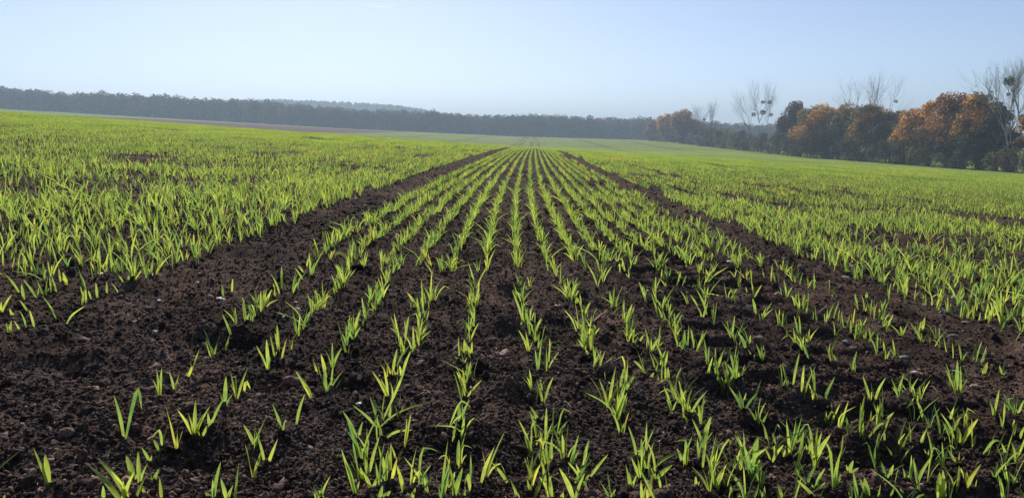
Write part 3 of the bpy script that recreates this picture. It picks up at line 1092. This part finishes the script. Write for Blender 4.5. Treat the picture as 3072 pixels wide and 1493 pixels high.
# ------------------------------------------------------------------ stones, straw, roots, a dry orange leaf
def zt(t, x, y): return (TILES[t][0] + x / 3.186, TILES[t][1] + y / 3.186)
def stone(u, v, lpx, hpx, m, label, rot=0.0, name='stone', cat='stone', group=None):
    g = hit(u, v + hpx * .5, ground_z); d = np.linalg.norm(g - CAM); L_ = lpx / FPX * d * .5; H_ = max(hpx / FPX * d * .5, .002)
    sd = random.randrange(900); V, F = lump(sd, 2, .38, 1.0)
    V = V * np.array([L_, H_ * 1.4, H_]); a = rot
    V = np.stack([V[:, 0] * math.cos(a) - V[:, 1] * math.sin(a), V[:, 0] * math.sin(a) + V[:, 1] * math.cos(a), V[:, 2]], 1)
    o = mesh_obj(name, V, F, [m], smooth=False, loc=g + np.array([0, 0, H_ * .15]))
    tag(o, label, cat, group); return o
SG = 'stones lying on the soil'
W_, G_, P_ = M_STONE_W, M_STONE_G, M_STONE_P
for t, x, y, l, h, m, lab, rot in [
    (4, 2105, 487, 36, 12, W_, 'long bright white stone on the wide bare strip left of the rows', -.5),
    (4, 2005, 460, 14, 8, P_, 'small brownish stone touching the left end of the long white stone', 0),
    (4, 1520, 505, 12, 7, W_, 'small pale stone on the bare strip left of the long white stone', .2),
    (4, 1480, 800, 19, 13, P_, 'rounded pinkish stone at the edge of a dark hollow in the bare strip', 0),
    (4, 1955, 695, 26, 7, G_, 'thin pale grey stone sliver lying below the long white stone', .6),
    (4, 1890, 335, 20, 6, G_, 'narrow grey stone sliver on the bare strip above the long white stone', -.9),
    (4, 1905, 245, 9, 8, G_, 'tiny grey stone near the top of the bare strip beside dense seedlings', 0),
    (4, 960, 247, 22, 8, W_, 'white flat stone lying among the dense seedlings left of the bare strip', -.3),
    (5, 370, 525, 20, 7, P_, 'flat pinkish stone just behind a rounder pale stone in the first rows', -.2),
    (5, 400, 583, 17, 10, P_, 'rounder pale pinkish stone in front of a flat stone between the first rows', 0),
    (5, 255, 660, 10, 8, W_, 'small white stone beside the foot of a seedling in the first row', 0),
    (5, 1795, 365, 10, 9, P_, 'small pink stone between the fifth and sixth rows', 0),
    (5, 1725, 48, 10, 8, W_, 'tiny white stone beside the fifth row at its dense part', 0),
    (5, 1575, 1085, 9, 20, P_, 'upright pinkish shell-shaped stone standing beside the fourth row', 1.2),
    (5, 1975, 215, 8, 6, G_, 'tiny grey stone just left of the sixth row at its dense part', 0),
    (1, 995, 333, 21, 12, W_, 'bright white round stone in the dark hollow left of the fourth row', 0),
    (1, 1515, 503, 28, 9, P_, 'flat pink stone between the fourth and fifth rows near the bottom', .2),
    (1, 280, 515, 12, 11, P_, 'small yellowish stone above the second row near the bottom left', 0),
    (1, 90, 465, 19, 9, P_, 'brownish flat stone behind the seedling pair at the lower left', .3),
    (1, 510, 760, 20, 10, P_, 'pale lumpy stone at the end of a dry root near the lower left', .6),
    (1, 1175, 75, 12, 8, W_, 'small white stone beside the leaning leaf of the fourth row', 0),
    (1, 1845, 893, 12, 9, W_, 'small shiny white stone among the leaves of the fifth row at the bottom', 0),
    (1, 2057, 185, 9, 12, W_, 'tiny white upright stone behind the leaning leaf of the fifth row', 0),
    (2, 1443, 620, 11, 13, W_, 'pale upright stone above a slanted one between the seventh and eighth rows', 0),
    (2, 1413, 700, 17, 8, P_, 'slanted pale stone just below an upright one between seventh and eighth rows', .8),
    (2, 645, 335, 11, 12, G_, 'grey rounded stone above the long dry root', 0),
    (2, 1665, 570, 12, 10, W_, 'small pale stone at the foot of the eighth row', 0),
    (2, 1762, 900, 16, 10, P_, 'pinkish stone beside the upright leaf near the bottom right', .5),
    (2, 2385, 372, 22, 10, P_, 'flat brownish stone right of a crossing pair of leaves', 0),
    (3, 1400, 42, 24, 11, W_, 'pale oval stone on open soil in the lower right part', -.3),
    (3, 1275, 225, 12, 13, W_, 'small bright pebble between a leaning leaf and a long straw-like leaf', 0),
    (3, 1975, 165, 19, 14, P_, 'jagged pinkish stone among crossed leaves at the lower right', .4),
    (3, 1465, 1112, 13, 8, P_, 'small pinkish stone at the tip of a low leaf near the bottom right', 0),
    (3, 680, 1200, 7, 7, P_, 'tiny orange pebble close to the bottom edge', 0),
    (6, 2078, 132, 20, 11, W_, 'bright white oval stone beside a long slanting leaf right of centre', .1),
    (6, 440, 552, 18, 9, P_, 'pink stone left of the seventh row beside a short straw', .4),
    (6, 1297, 412, 11, 8, W_, 'tiny white stone behind a broad leaf of the ninth row', 0),
    (6, 1250, 582, 14, 8, P_, 'pinkish stone in front of the broad leaf of the ninth row', 0),
    (6, 440, 1195, 9, 9, W_, 'tiny bright pebble below the lone leaning leaf in the middle', 0),
    (7, 1778, 473, 27, 11, W_, 'long bright white stone at the edge of the dense crop on the right', .7),
    (7, 1692, 610, 25, 15, G_, 'large grey stone on the right bare strip below the long white stone', .5),
    (7, 1310, 1040, 31, 14, G_, 'wide pale grey stone beside a yellowish leaf at the lower right', 0),
    (7, 740, 890, 20, 14, G_, 'angular grey stone between two leaning leaves on the right', .7),
    (7, 820, 950, 19, 10, G_, 'flat grey stone just below an angular one on the right', 0),
    (7, 1895, 712, 30, 9, P_, 'long pinkish flat stone on the bare strip near the right edge', 0),
    (7, 1765, 840, 25, 10, G_, 'dull grey flat stone on the bare strip behind a leaf pair', 0),
    (7, 740, 285, 19, 7, W_, 'flat pale stone in the middle of the right bare strip', 0),
    (7, 150, 102, 18, 9, G_, 'grey flat stone where the right bare strip begins', 0),
    (7, 240, 15, 14, 7, P_, 'small pinkish stone up the right bare strip', 0),
    (7, 800, 175, 12, 9, P_, 'small pale stone under the dense crop edge right of the strip', 0),
    (7, 1500, 545, 17, 8, G_, 'grey curved stone among clods on the right bare strip', .3)]:
    u, v = zt(t, x, y); stone(u, v, l, h, m, lab, rot, group=SG)
for u, v, l, h, m, lab in [(2188, 614 + 0, 12, 7, W_, 'small white stone far up the right bare strip'), (2328, 657, 11, 7, P_, 'small pale stone at the far crop edge right of the strip'),
                           (2021, 584, 10, 6, W_, 'tiny white stone at the farthest visible part of the right bare strip'), (1067, 593, 11, 7, W_, 'white stone at the crop edge far up the left bare strip'),
                           (1095, 615, 9, 6, P_, 'small pinkish stone below a white one far up the left bare strip'), (1110, 690, 8, 6, P_, 'tiny pale stone halfway up the left bare strip'),
                           (2534, 828, 12, 7, P_, 'pale stone on the right bare strip opposite thin seedlings')]:
    stone(u, v, l, h, m, lab, 0, group=SG)
def tube(mb, pts, radii, k=5):
    pts = [np.asarray(p, float) for p in pts]; V = []; F = []
    for q, p in enumerate(pts):
        d = pts[min(q + 1, len(pts) - 1)] - pts[max(q - 1, 0)]; d /= np.linalg.norm(d) + 1e-9
        a = np.cross(d, [0, 0, 1.] if abs(d[2]) < .9 else [1., 0, 0]); a /= np.linalg.norm(a); b = np.cross(d, a)
        r = radii[q] if hasattr(radii, '__len__') else radii
        V += [p + (a * math.cos(6.2832 * j / k) + b * math.sin(6.2832 * j / k)) * r for j in range(k)]
        if q:
            o = (q - 1) * k; F += [(o + j, o + (j + 1) % k, o + k + (j + 1) % k, o + k + j) for j in range(k)]
    F.append(tuple(range(k))[::-1]); o = (len(pts) - 1) * k; F.append(tuple(o + j for j in range(k)))
    mb.add(V, F)
def litter(name, cat, t, pts, r, m, label, lift=.004, flat=False):
    P3 = [hit(*zt(t, x, y), ground_z) + np.array([0, 0, lift]) for x, y in pts]
    fine = []
    for a, b in zip(P3[:-1], P3[1:]):
        for k in range(5):
            p = a + (b - a) * k / 5; p[2] = max(float(ground_z(p[0], p[1])) + r * .6, p[2] - .0 if name != 'dry_root' else float(ground_z(p[0], p[1])) + r * .6); fine.append(p + np.array([random.gauss(0, r * .5), random.gauss(0, r * .5), 0]))
    fine.append(P3[-1]); o0 = fine[0].copy(); mb = MB()
    tube(mb, [p - o0 for p in fine], [r * (1 - .5 * k / len(fine)) * random.uniform(.8, 1.15) for k in range(len(fine))], 6)
    tag(mesh_obj(name, mb.V, mb.F, [m], smooth=True, loc=o0), label, cat)
litter('dry_root', 'root', 2, [(340, 265), (440, 310), (600, 415), (700, 430), (860, 460), (920, 410)], .0014, M_ROOT, 'long pale dry root bending across the soil between the sixth and seventh rows')
litter('dry_root', 'root', 4, [(1245, 1060), (1370, 1015), (1460, 1005), (1590, 980)], .0013, M_ROOT, 'thin pale root lying across the bare strip behind three seedlings')
litter('dry_root', 'root', 1, [(225, 650), (330, 680), (440, 740), (500, 770)], .0014, M_ROOT, 'short pale root running to a lumpy stone at the lower left')
litter('dry_root', 'root', 0, [(1370, 935), (1430, 910), (1530, 855)], .0010, M_ROOT, 'fine root slanting between small seedlings at the lower left')
litter('straw', 'straw', 1, [(1975, 918), (2130, 765)], .0008, M_ROOT, 'thin greyish straw lying diagonally right of the fifth row')
litter('straw', 'straw', 6, [(145, 66), (235, 66)], .0038, M_STRAW, 'short pale yellow straw piece between the sixth and seventh rows')
litter('straw', 'straw', 7, [(470, 640), (560, 575)], .0012, M_STRAW, 'curved brownish straw among thin seedlings on the right')
litter('dry_leaf', 'dry leaf', 6, [(780, 755), (840, 700), (905, 645)], .0026, M_ORANGE, 'orange dry stalk slanting upward right of the seventh row', lift=.012)

# ------------------------------------------------------------------ trees
def ellip_points(c, r, n, shell=.45):
    g = rng.normal(size=(n, 3)); g /= np.linalg.norm(g, axis=1)[:, None]
    rad = (shell + (1 - shell) * rng.random(n)) ** (1 / 1.5)
    return c + g * rad[:, None] * r, g
def cards(P, Nrm, size, jitter=.55, asp=.75):
    n = len(P); d = Nrm + rng.normal(size=(n, 3)) * jitter; d /= np.linalg.norm(d, axis=1)[:, None]
    t = np.cross(d, rng.normal(size=(n, 3))); t /= np.linalg.norm(t, axis=1)[:, None] + 1e-9; b = np.cross(d, t)
    s = size * rng.uniform(.6, 1.4, n)
    # each card is an irregular bent leaf cluster of two triangles pairs
    V = np.stack([P - t * s[:, None] * .5, P - b * s[:, None] * .5 * asp + d * s[:, None] * .12, P + t * s[:, None] * .5, P + b * s[:, None] * .5 * asp + d * s[:, None] * .10], 1)
    return V.reshape(-1, 3), np.arange(4 * n).reshape(-1, 4)
LOWPAL = np.array([(.022, .030, .018), (.035, .045, .022), (.055, .065, .03)])  # green undergrowth tone, with the shade under the crowns darkened into it
def crown_mesh(lobes, dens, size, palette, seed, drop=.28, low_h=None):
    """lobes: (centre, radii); palette: list of (weight by height 0..1, rgb)"""
    Ps, Ns, Cs = [], [], []
    for c, r in lobes:
        c = np.array(c, float); r = np.array(r, float)
        n = int(dens * (r[0] * r[1] + r[1] * r[2] + r[0] * r[2]) * 4.2)
        p, g = ellip_points(c, r, n, .35)
        w = 1.1 * vnoise(p[:, 0] / 1.1 + seed, p[:, 2] / 1.0 + p[:, 1] * .6, seed) + .5 * vnoise(p[:, 0] / .45, p[:, 2] / .45 + p[:, 1], seed + 3)
        p = p + g * (w * .28)[:, None] * min(r.mean(), 2.2)
        keep = vnoise(p[:, 0] / .9 + p[:, 1] * .8, p[:, 2] / .8, seed + 9) > -1 + drop * 2 * rng.random(n)
        p, g = p[keep], g[keep]
        Ps.append(p); Ns.append(g)
        pal = np.array([q for q in palette]); k = len(pal)
        tt = .5 + .5 * vnoise(p[:, 0] / 1.6 + seed * 2.3, p[:, 2] / 1.6 + p[:, 1] * .5, seed + 20) + rng.normal(0, .16, len(p))
        idx = np.clip(tt * k, 0, k - 1.001); i0 = idx.astype(int); f = (idx - i0)[:, None]
        col = pal[i0] * (1 - f) + pal[np.minimum(i0 + 1, k - 1)] * f
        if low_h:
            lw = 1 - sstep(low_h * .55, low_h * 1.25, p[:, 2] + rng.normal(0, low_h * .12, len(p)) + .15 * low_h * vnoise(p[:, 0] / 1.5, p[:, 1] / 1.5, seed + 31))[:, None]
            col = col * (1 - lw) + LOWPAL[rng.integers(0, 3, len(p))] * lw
        Cs.append(col * rng.uniform(.7, 1.3, (len(p), 1)))
    P = np.concatenate(Ps); Nn = np.concatenate(Ns); C = np.concatenate(Cs)
    V, F = cards(P, Nn, size); return V, F, C
def branchy(mb, base, top, r0, lobes=(), levels=3, spread=.55, twigs=5, seed=0, flex=.08):
    rd = random.Random(seed); base = np.array(base, float); top = np.array(top, float)
    def grow(p, d, L_, r, lev):
        pts = [p]; n = 4; q = p.copy(); dd = d.copy()
        for k in range(n):
            dd = dd + np.array([rd.gauss(0, flex), rd.gauss(0, flex), rd.gauss(0, flex) + .04]); dd /= np.linalg.norm(dd)
            q = q + dd * L_ / n; pts.append(q)
        tube(mb, pts, [r * (1 - .16 * k) for k in range(n + 1)], 6 if lev == levels else 3)
        if lev == 0: return
        for _ in range(twigs if lev > 1 else twigs - 1):
            k = rd.choice([3, 3, 4, 4] if lev == levels else [2, 3, 4, 4]); az = rd.uniform(0, 6.28); e = rd.uniform(.35, 1.0) * spread
            side = np.cross(dd, [math.cos(az), math.sin(az), .1]); side /= np.linalg.norm(side)
            nd = dd * math.cos(e * 1.4) + side * math.sin(e * 1.4); nd[2] += .15; nd /= np.linalg.norm(nd)
            grow(pts[k], nd, L_ * rd.uniform(.5, .72), r * rd.uniform(.38, .55), lev - 1)
    H = np.linalg.norm(top - base); d = (top - base) / H
    grow(base, d, H * .5, r0, levels)
def tree_at(u, base_v, Y):
    D = ray(u, base_v); t = Y / D[1]; p = CAM + D * t
    p[2] = float(macro_z(p[0], p[1])) - .1; return p
def hedge_y(u):                       # the hedge runs parallel to the rows about 74 m to the right
    return 74.0 / ((u - 1536) / FPX)
ORANGE = [(.10, .08, .03), (.38, .20, .04), (.62, .30, .05), (.75, .42, .08), (.45, .22, .045), (.16, .12, .04)]
RUST = [(.09, .07, .03), (.28, .15, .06), (.42, .19, .07), (.52, .27, .08), (.26, .13, .06), (.12, .09, .05)]
OLIVE = [(.045, .055, .024), (.075, .085, .032), (.13, .12, .04), (.22, .16, .045), (.08, .08, .035)]
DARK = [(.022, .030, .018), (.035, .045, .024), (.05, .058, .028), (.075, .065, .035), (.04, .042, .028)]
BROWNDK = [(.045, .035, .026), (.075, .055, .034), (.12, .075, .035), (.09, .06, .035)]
GREEN = [(.07, .09, .045), (.11, .14, .065), (.15, .18, .08), (.19, .20, .08)]
def leafy_tree(u, v_base, v_top, wpx, palette, label, name, seed, low=.12, extra=(), dens=1.0, group='autumn trees along the right field edge', Y=None, back=0.0):
    """a tree of the hedge; sizes come from the photograph and become metres at its distance"""
    Y = Y or hedge_y(u) + back; s = Y / FPX / math.cos(PITCH) * 1.0
    base = tree_at(u, v_base, Y); topz = CAM[2] + (Y * ray(u, v_top)[2] / ray(u, v_top)[1]); H = topz - base[2]; Wd = wpx * s
    Wd *= 1.15; root = empty(name, base); tag(root, label, 'tree', group)
    rd = random.Random(seed); lobes = []
    lobes.append(((0, 0, H * .58), (Wd * .36, Wd * .36, H * .34)))
    for k in range(16):
        a = rd.uniform(0, 6.28); h = rd.uniform(low + .12, .86); rr = Wd * .5 * (1 - .75 * max(0, h - .45)) * rd.uniform(.45, .85)
        rs = Wd * rd.uniform(.11, .2)
        lobes.append(((math.cos(a) * rr, math.sin(a) * rr, H * h), (rs, rs, min(rs * .95, H * (1 - h) * 1.0 + .5))))
    for k in range(3):
        a = rd.uniform(0, 6.28); lobes.append(((math.cos(a) * Wd * .12, math.sin(a) * Wd * .12, H * .86), (Wd * .17, Wd * .17, H * .14)))
    for dx, h, r in extra: lobes.append(((dx * Wd, -.2 * Wd, H * h), (r * Wd, r * Wd, r * Wd)))
    size = max(.34, 1.25 * Y / 773.6)
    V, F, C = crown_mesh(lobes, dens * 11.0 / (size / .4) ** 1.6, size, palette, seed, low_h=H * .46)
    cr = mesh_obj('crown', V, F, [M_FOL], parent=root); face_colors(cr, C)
    mb = MB(); branchy(mb, (0, 0, -.3), (rd.uniform(-.3, .3), 0, H * .9), .02 * H + .06, levels=2, twigs=5, seed=seed)
    mesh_obj('trunk', mb.V, mb.F, [M_BARK], parent=root, smooth=True)
    return root, base, H, Wd, s
def mistletoe(root, dx, dz, r, seed, dy=0.0):
    g = np.random.default_rng(seed)
    n = int(110 + 65 * r); d = g.normal(size=(n, 3)); d /= np.linalg.norm(d, axis=1)[:, None]
    P = d * (r * (.25 + .75 * g.random(n)) ** .6)[:, None] * np.array([1.1, 1, .92]); V, F = cards(P, d, r * .38, .8)
    o = mesh_obj('mistletoe_clump', V + np.array([dx, dy, dz]), F, [M_MISTLE], parent=root); return o
def bare_tree(u, v_base, v_top, wpx, label, seed, stems=((0, 0),), bark=None, mist=(), twigs=5, name='bare_tree', r0=.28, Y=None, back=0.0, levels=4):
    Y = Y or hedge_y(u) + back; s = Y / FPX / math.cos(PITCH)
    base = tree_at(u, v_base, Y); H = CAM[2] + Y * ray(u, v_top)[2] / ray(u, v_top)[1] - base[2]
    root = empty(name, base); tag(root, label, 'tree', 'bare trees rising out of the right field edge')
    mb = MB(); tw = MB()
    for k, (dx, lean) in enumerate(stems):
        branchy(mb, (dx * s, 0, -.3), (dx * s + lean * s, random.uniform(-1, 1), H * 1.02), r0 * .7 * (1 - .2 * k), levels=levels, twigs=twigs, seed=seed + k, spread=.4)
    # finest limbs as a crown part of their own, thick wood as the trunk part
    o = mesh_obj('trunk', mb.V, mb.F, [bark or M_BARK], parent=root, smooth=True)
    for i, (mu, mv, rp) in enumerate(mist):
        z = CAM[2] + Y * ray(mu, mv)[2] / ray(mu, mv)[1] - base[2]
        mistletoe(root, (mu - u) * s, z, rp * s, seed * 10 + i, dy=random.uniform(-.5, .3))
    return root
k_ = 3072 / 2576
def S(x): return x * k_
leafy_tree(S(1640), S(355), S(301), S(34), RUST, 'small rust brown tree at the far left end of the right tree line', 'small_tree', 101)
leafy_tree(S(1674), S(356), S(286), S(48), ORANGE, 'rounded orange-brown tree second from the far end of the tree line', 'broadleaf_tree', 102)
leafy_tree(S(1719), S(357), S(277), S(74), RUST, 'large dome-shaped rusty tree with dark underside near the far end', 'broadleaf_tree', 103, extra=((.2, .5, .2),))
leafy_tree(S(1991), S(390), S(256), S(74), BROWNDK, 'dark brown narrow tree between the bare mistletoe tree and the orange trees', 'broadleaf_tree', 104, low=.05, extra=((0, .8, .26), (-.2, .62, .3), (.2, .6, .3), (0, .4, .36), (.1, .22, .34)))
leafy_tree(S(2072), S(400), S(264), S(140), ORANGE[1:4] + OLIVE[1:4], 'orange domed tree just right of the dark brown tree', 'broadleaf_tree', 105, dens=1.1)
leafy_tree(S(2180), S(404), S(262), S(130), OLIVE + ORANGE[1:3], 'olive and brown tree below the faint bare tree', 'broadleaf_tree', 106)
leafy_tree(S(2290), S(410), S(272), S(110), ORANGE, 'bright orange tree with its dark trunk showing at the left of the tall rusty tree', 'broadleaf_tree', 107)
leafy_tree(S(2378), S(417), S(234), S(120), RUST, 'tall rusty red-brown tree with a spiky top', 'broadleaf_tree', 108, extra=((-.1, .92, .07), (.1, .95, .06)))
leafy_tree(S(2458), S(423), S(231), S(110), ORANGE[1:] + OLIVE[:2], 'tall yellow-orange tree left of the dark one by the whitish trunk', 'broadleaf_tree', 109)
leafy_tree(S(2505), S(426), S(262), S(86), DARK, 'dark green-black tree just left of the tall bare tree', 'broadleaf_tree', 110)
leafy_tree(S(2128), S(402), S(272), S(84), OLIVE, 'olive green tree squeezed between two orange crowns', 'broadleaf_tree', 121, back=3)
leafy_tree(S(2238), S(407), S(276), S(80), BROWNDK + OLIVE[2:4], 'dull brown tree left of the bright orange tree with the dark trunk', 'broadleaf_tree', 122, back=4)
leafy_tree(S(2336), S(413), S(252), S(84), ORANGE[1:4] + RUST[1:3], 'orange and rust tree joining the tall rusty red-brown tree on its left', 'broadleaf_tree', 123, back=2)
leafy_tree(S(2422), S(420), S(238), S(84), RUST[1:] + ORANGE[3:4], 'rust and yellow tree between the tall rusty tree and the tall yellow-orange tree', 'broadleaf_tree', 124, back=3)
leafy_tree(S(2590), S(432), S(228), S(70), ORANGE, 'orange tree cut by the right edge of the picture', 'broadleaf_tree', 111)
leafy_tree(S(2690), S(440), S(220), S(130), OLIVE, 'olive tree beyond the right edge of the picture', 'broadleaf_tree', 112)
def Z3(x, y): return (1848 + .3194 * x, 150 + .3194 * y)
def Z4(x, y): return (2460 + .3194 * x, 150 + .3194 * y)
bare_tree(S(1905), S(383), S(234), S(84), 'slender bare tree carrying several dark mistletoe balls', 201, stems=((0, 4), (-20, -16), (8, 18)),
          mist=[(*Z3(1360, 490), 6.5), (*Z3(1415, 495), 6.5), (*Z3(1278, 607), 7), (*Z3(1363, 588), 8.5), (*Z3(1432, 612), 6)], twigs=5, r0=.2)
bare_tree(S(1765), S(364), S(268), S(50), 'thin half-bare tree beside the large dome-shaped rusty tree', 202, stems=((0, 0), (14, 14)), mist=[(*Z3(820, 655), 5.0)], twigs=5, r0=.26)
bare_tree(S(2185), S(402), S(212), S(120), 'faint bare tree rising behind the olive and brown tree', 203, stems=((0, 0), (-25, -35), (35, 35)), mist=[(*Z4(677, 482), 5.5)], twigs=5, back=14, r0=.16)
bare_tree(S(2552), S(428), S(180), S(90), 'tallest bare tree with pale trunk and big round mistletoe ball near right edge', 205, stems=((0, -40), (6, 40), (0, 0)), bark=M_PALEBARK,
          mist=[(*Z4(1712, 295), 16), (*Z4(1560, 395), 5), (*Z4(1690, 420), 6)], twigs=5, r0=.28)
# shrubs: one row at the hedge's foot, one behind it that closes the view under the crowns
def shrub(u, v_base, hpx, wpx, palette, label, seed, back=0.0, Y=None, name='shrub'):
    Y = (Y or hedge_y(u)) + back; s = Y / FPX; base = tree_at(u, v_base, Y); H = hpx * s; Wd = wpx * s
    rd = random.Random(seed); lobes = [((0, 0, H * .42), (Wd * .42, Wd * .4, H * .45))]
    for k in range(6):
        a = rd.uniform(0, 6.28); h = rd.uniform(.1, .8); rs = Wd * rd.uniform(.14, .25)
        lobes.append(((math.cos(a) * Wd * .36, math.sin(a) * Wd * .36, H * h), (rs, rs, min(rs, H * .25) + .2)))
    size = max(.28, 1.0 * Y / 773.6)
    V, F, C = crown_mesh(lobes, 10.0 / (size / .4) ** 1.6, size, palette, seed, drop=.15)
    root = empty(name, base); tag(root, label, 'shrub', 'shrubs filling the foot of the right tree line')
    o = mesh_obj('foliage', V, F, [M_FOL], parent=root); face_colors(o, C)
    mb = MB()
    for k in range(4):
        a = rd.uniform(0, 6.28); tube(mb, [(0, 0, -.2), (math.cos(a) * Wd * .15, math.sin(a) * Wd * .15, H * .4), (math.cos(a) * Wd * .25, math.sin(a) * Wd * .25, H * .7)], [.06, .04, .02], 5)
    mesh_obj('stems', mb.V, mb.F, [M_BARK], parent=root)
def hedge_base(u): return float(np.interp(u, [S(1600), S(1740), S(1950), S(2150), S(2340), S(2576), S(2800)], [S(354), S(359), S(384), S(400), S(415), S(430), S(445)]))
us = [S(x) for x in (2640, 2590, 2545, 2500, 2455, 2415, 2375, 2335, 2298, 2262, 2228, 2196, 2166, 2136, 2108, 2082, 2056, 2030, 2006, 1982, 1960, 1938, 1916, 1896, 1876, 1858, 1840, 1822, 1805, 1788, 1772, 1757, 1740, 1725, 1708, 1690, 1672, 1655, 1638)]
for i, u in enumerate(us):
    pal = [DARK, OLIVE, GREEN, GREEN[:2] + DARK[1:3], BROWNDK][(i * 7) % 5]; x = u / k_
    h = (112 if x > 2300 else 82 if x > 1960 else 80 if x > 1780 else 34) * random.uniform(.7, 1.1) * (1.0 if i % 3 else .62)
    colr = {0: 'dark green', 1: 'olive', 2: 'mid green', 3: 'dark green', 4: 'brownish'}[(i * 7) % 5]
    near = 'below the bare mistletoe tree' if 1870 < x < 1945 else 'under the orange and rusty trees' if x > 2000 else 'in the low gap of the tree line' if x > 1750 else 'under the far rusty trees'
    shrub(u, hedge_base(u), h, 62 if x > 2300 else 46 if x > 1960 else 36, pal, f'{colr} shrub {near}, {ORD[i] if 0 < i < 31 else ("thirty-" + ORD[i - 30]) if i > 30 else "cut"} from right' if i else 'brown and green shrub just outside the right picture edge', 300 + i, back=-4.0)
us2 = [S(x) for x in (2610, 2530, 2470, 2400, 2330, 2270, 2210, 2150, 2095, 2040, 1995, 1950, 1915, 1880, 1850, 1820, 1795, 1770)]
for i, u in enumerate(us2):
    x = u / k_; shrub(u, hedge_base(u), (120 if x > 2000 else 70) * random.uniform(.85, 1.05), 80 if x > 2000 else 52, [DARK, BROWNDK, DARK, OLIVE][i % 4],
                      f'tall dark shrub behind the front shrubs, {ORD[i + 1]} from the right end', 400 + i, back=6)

# ------------------------------------------------------------------ the far wood and the ridge behind it: masses nobody could count
def wood(name, label, xs, Yf, hs, seed, n_deep=4, size=1.15, ncard=620, palettes=None, dy=9.0, lift=None):
    g = random.Random(seed); Vs, Fs, Cs = [], [], []; n = 0
    for row in range(n_deep):
        for x0 in xs:
            x = x0 + g.uniform(-2.5, 2.5); y = Yf(x) + row * dy + g.uniform(-3, 3); H = hs(x) * g.uniform(.91, 1.05) * (1.1 if g.random() < .04 else 1); z = (lift(x) - H) if lift else float(macro_z(x, y))
            w = g.uniform(3.6, 5.4)
            pal = np.array(g.choice(palettes))
            m = ncard
            c, gg = ellip_points(np.array([x, y, z + H * .56]), np.array([w, w, H * .46]), m, .3)
            bump = vnoise(c[:, 0] / 2.2, c[:, 2] / 2.0 + c[:, 1] * .5, seed) * .8; c = c + gg * bump[:, None]
            low = np.stack([rng.normal(x, w * .5, m // 3), rng.normal(y, w * .4, m // 3), z + rng.uniform(0, H * .45, m // 3)], 1)
            c = np.concatenate([c, low]); gg = np.concatenate([gg, rng.normal(size=(len(low), 3))])
            V, F = cards(c, gg, size)
            Vs.append(V); Fs.append(F + n); n += len(V)
            idx = rng.integers(0, len(pal), len(c)); Cs.append(pal[idx] * g.uniform(.55, 1.6))
    o = mesh_obj(name, np.concatenate(Vs), np.concatenate(Fs), [M_FOL]); face_colors(o, np.concatenate(Cs)); tag(o, label, 'wood', kind='stuff')
    return o
WP = [[(.03, .04, .028), (.045, .05, .03)], [(.06, .05, .035), (.075, .06, .038)], [(.035, .042, .03), (.05, .05, .035)], [(.12, .08, .05), (.07, .06, .04)], [(.03, .045, .028), (.04, .05, .03)]]
wood('forest', 'hazy blue-grey wood stretching across the far edge of the field', np.arange(-460, 330, 6.0), lambda x: 505 + .05 * x, lambda x: 13.4 + .8 * math.sin(x / 37) + .6 * math.sin(x / 14.),
     41, palettes=WP)
wood('distant_forest', 'pale distant wooded rise showing just above the far wood', np.arange(-600, 60, 10.0), lambda x: 1150, lambda x: 16, 43, n_deep=3, size=2.8, ncard=260, palettes=WP, dy=14, lift=lambda x: float(np.interp(x, [-600, -465, -347, -247, -170, -135, -60, 60], [50, 52, 54, 50, 45.5, 40, 28, 18])))

# ------------------------------------------------------------------ contrail high in the sky
def contrail():
    Dd = 6500.0; a = CAM + ray(1078, 18) * Dd; b = CAM + ray(1192, 20) * Dd
    m, nt, out = mat('contrail_vapour'); v = N(nt, 'ShaderNodeVolumePrincipled'); v.inputs['Color'].default_value = (1, 1, 1, 1)
    v.inputs['Density'].default_value = .009; v.inputs['Anisotropy'].default_value = .5; nt.links.new(v.outputs[0], out.inputs['Volume'])
    mb = MB(); pts = [(b - a) * (k / 8) + np.array([0, 0, 3 * math.sin(k)]) for k in range(9)]
    tube(mb, pts, [2, 7, 9, 10, 11, 10, 9, 7, 2], 10)
    o = mesh_obj('contrail', mb.V, mb.F, [m], smooth=True, loc=a); tag(o, 'short faint white vapour trail near the top of the sky', 'contrail')
contrail()

# ------------------------------------------------------------------ haze: even air from the camera to beyond the woods
def haze():
    m, nt, out = mat('haze_air'); v = N(nt, 'ShaderNodeVolumePrincipled'); v.inputs['Color'].default_value = HAZE_COL
    v.inputs['Density'].default_value = HAZE_D; v.inputs['Anisotropy'].default_value = .25; nt.links.new(v.outputs[0], out.inputs['Volume'])
    x0, x1, y0, y1, z0, z1 = -3010, 3010, -3010, 3010, -120, 82
    V = [(x, y, z) for z in (z0, z1) for y in (y0, y1) for x in (x0, x1)]
    F = [(0, 2, 3, 1), (4, 5, 7, 6), (0, 1, 5, 4), (2, 6, 7, 3), (0, 4, 6, 2), (1, 3, 7, 5)]
    tag(mesh_obj('haze', V, F, [m]), kind='stuff')
HAZE_COL = (.62, .81, 1.0, 1); HAZE_D = .00080
haze()
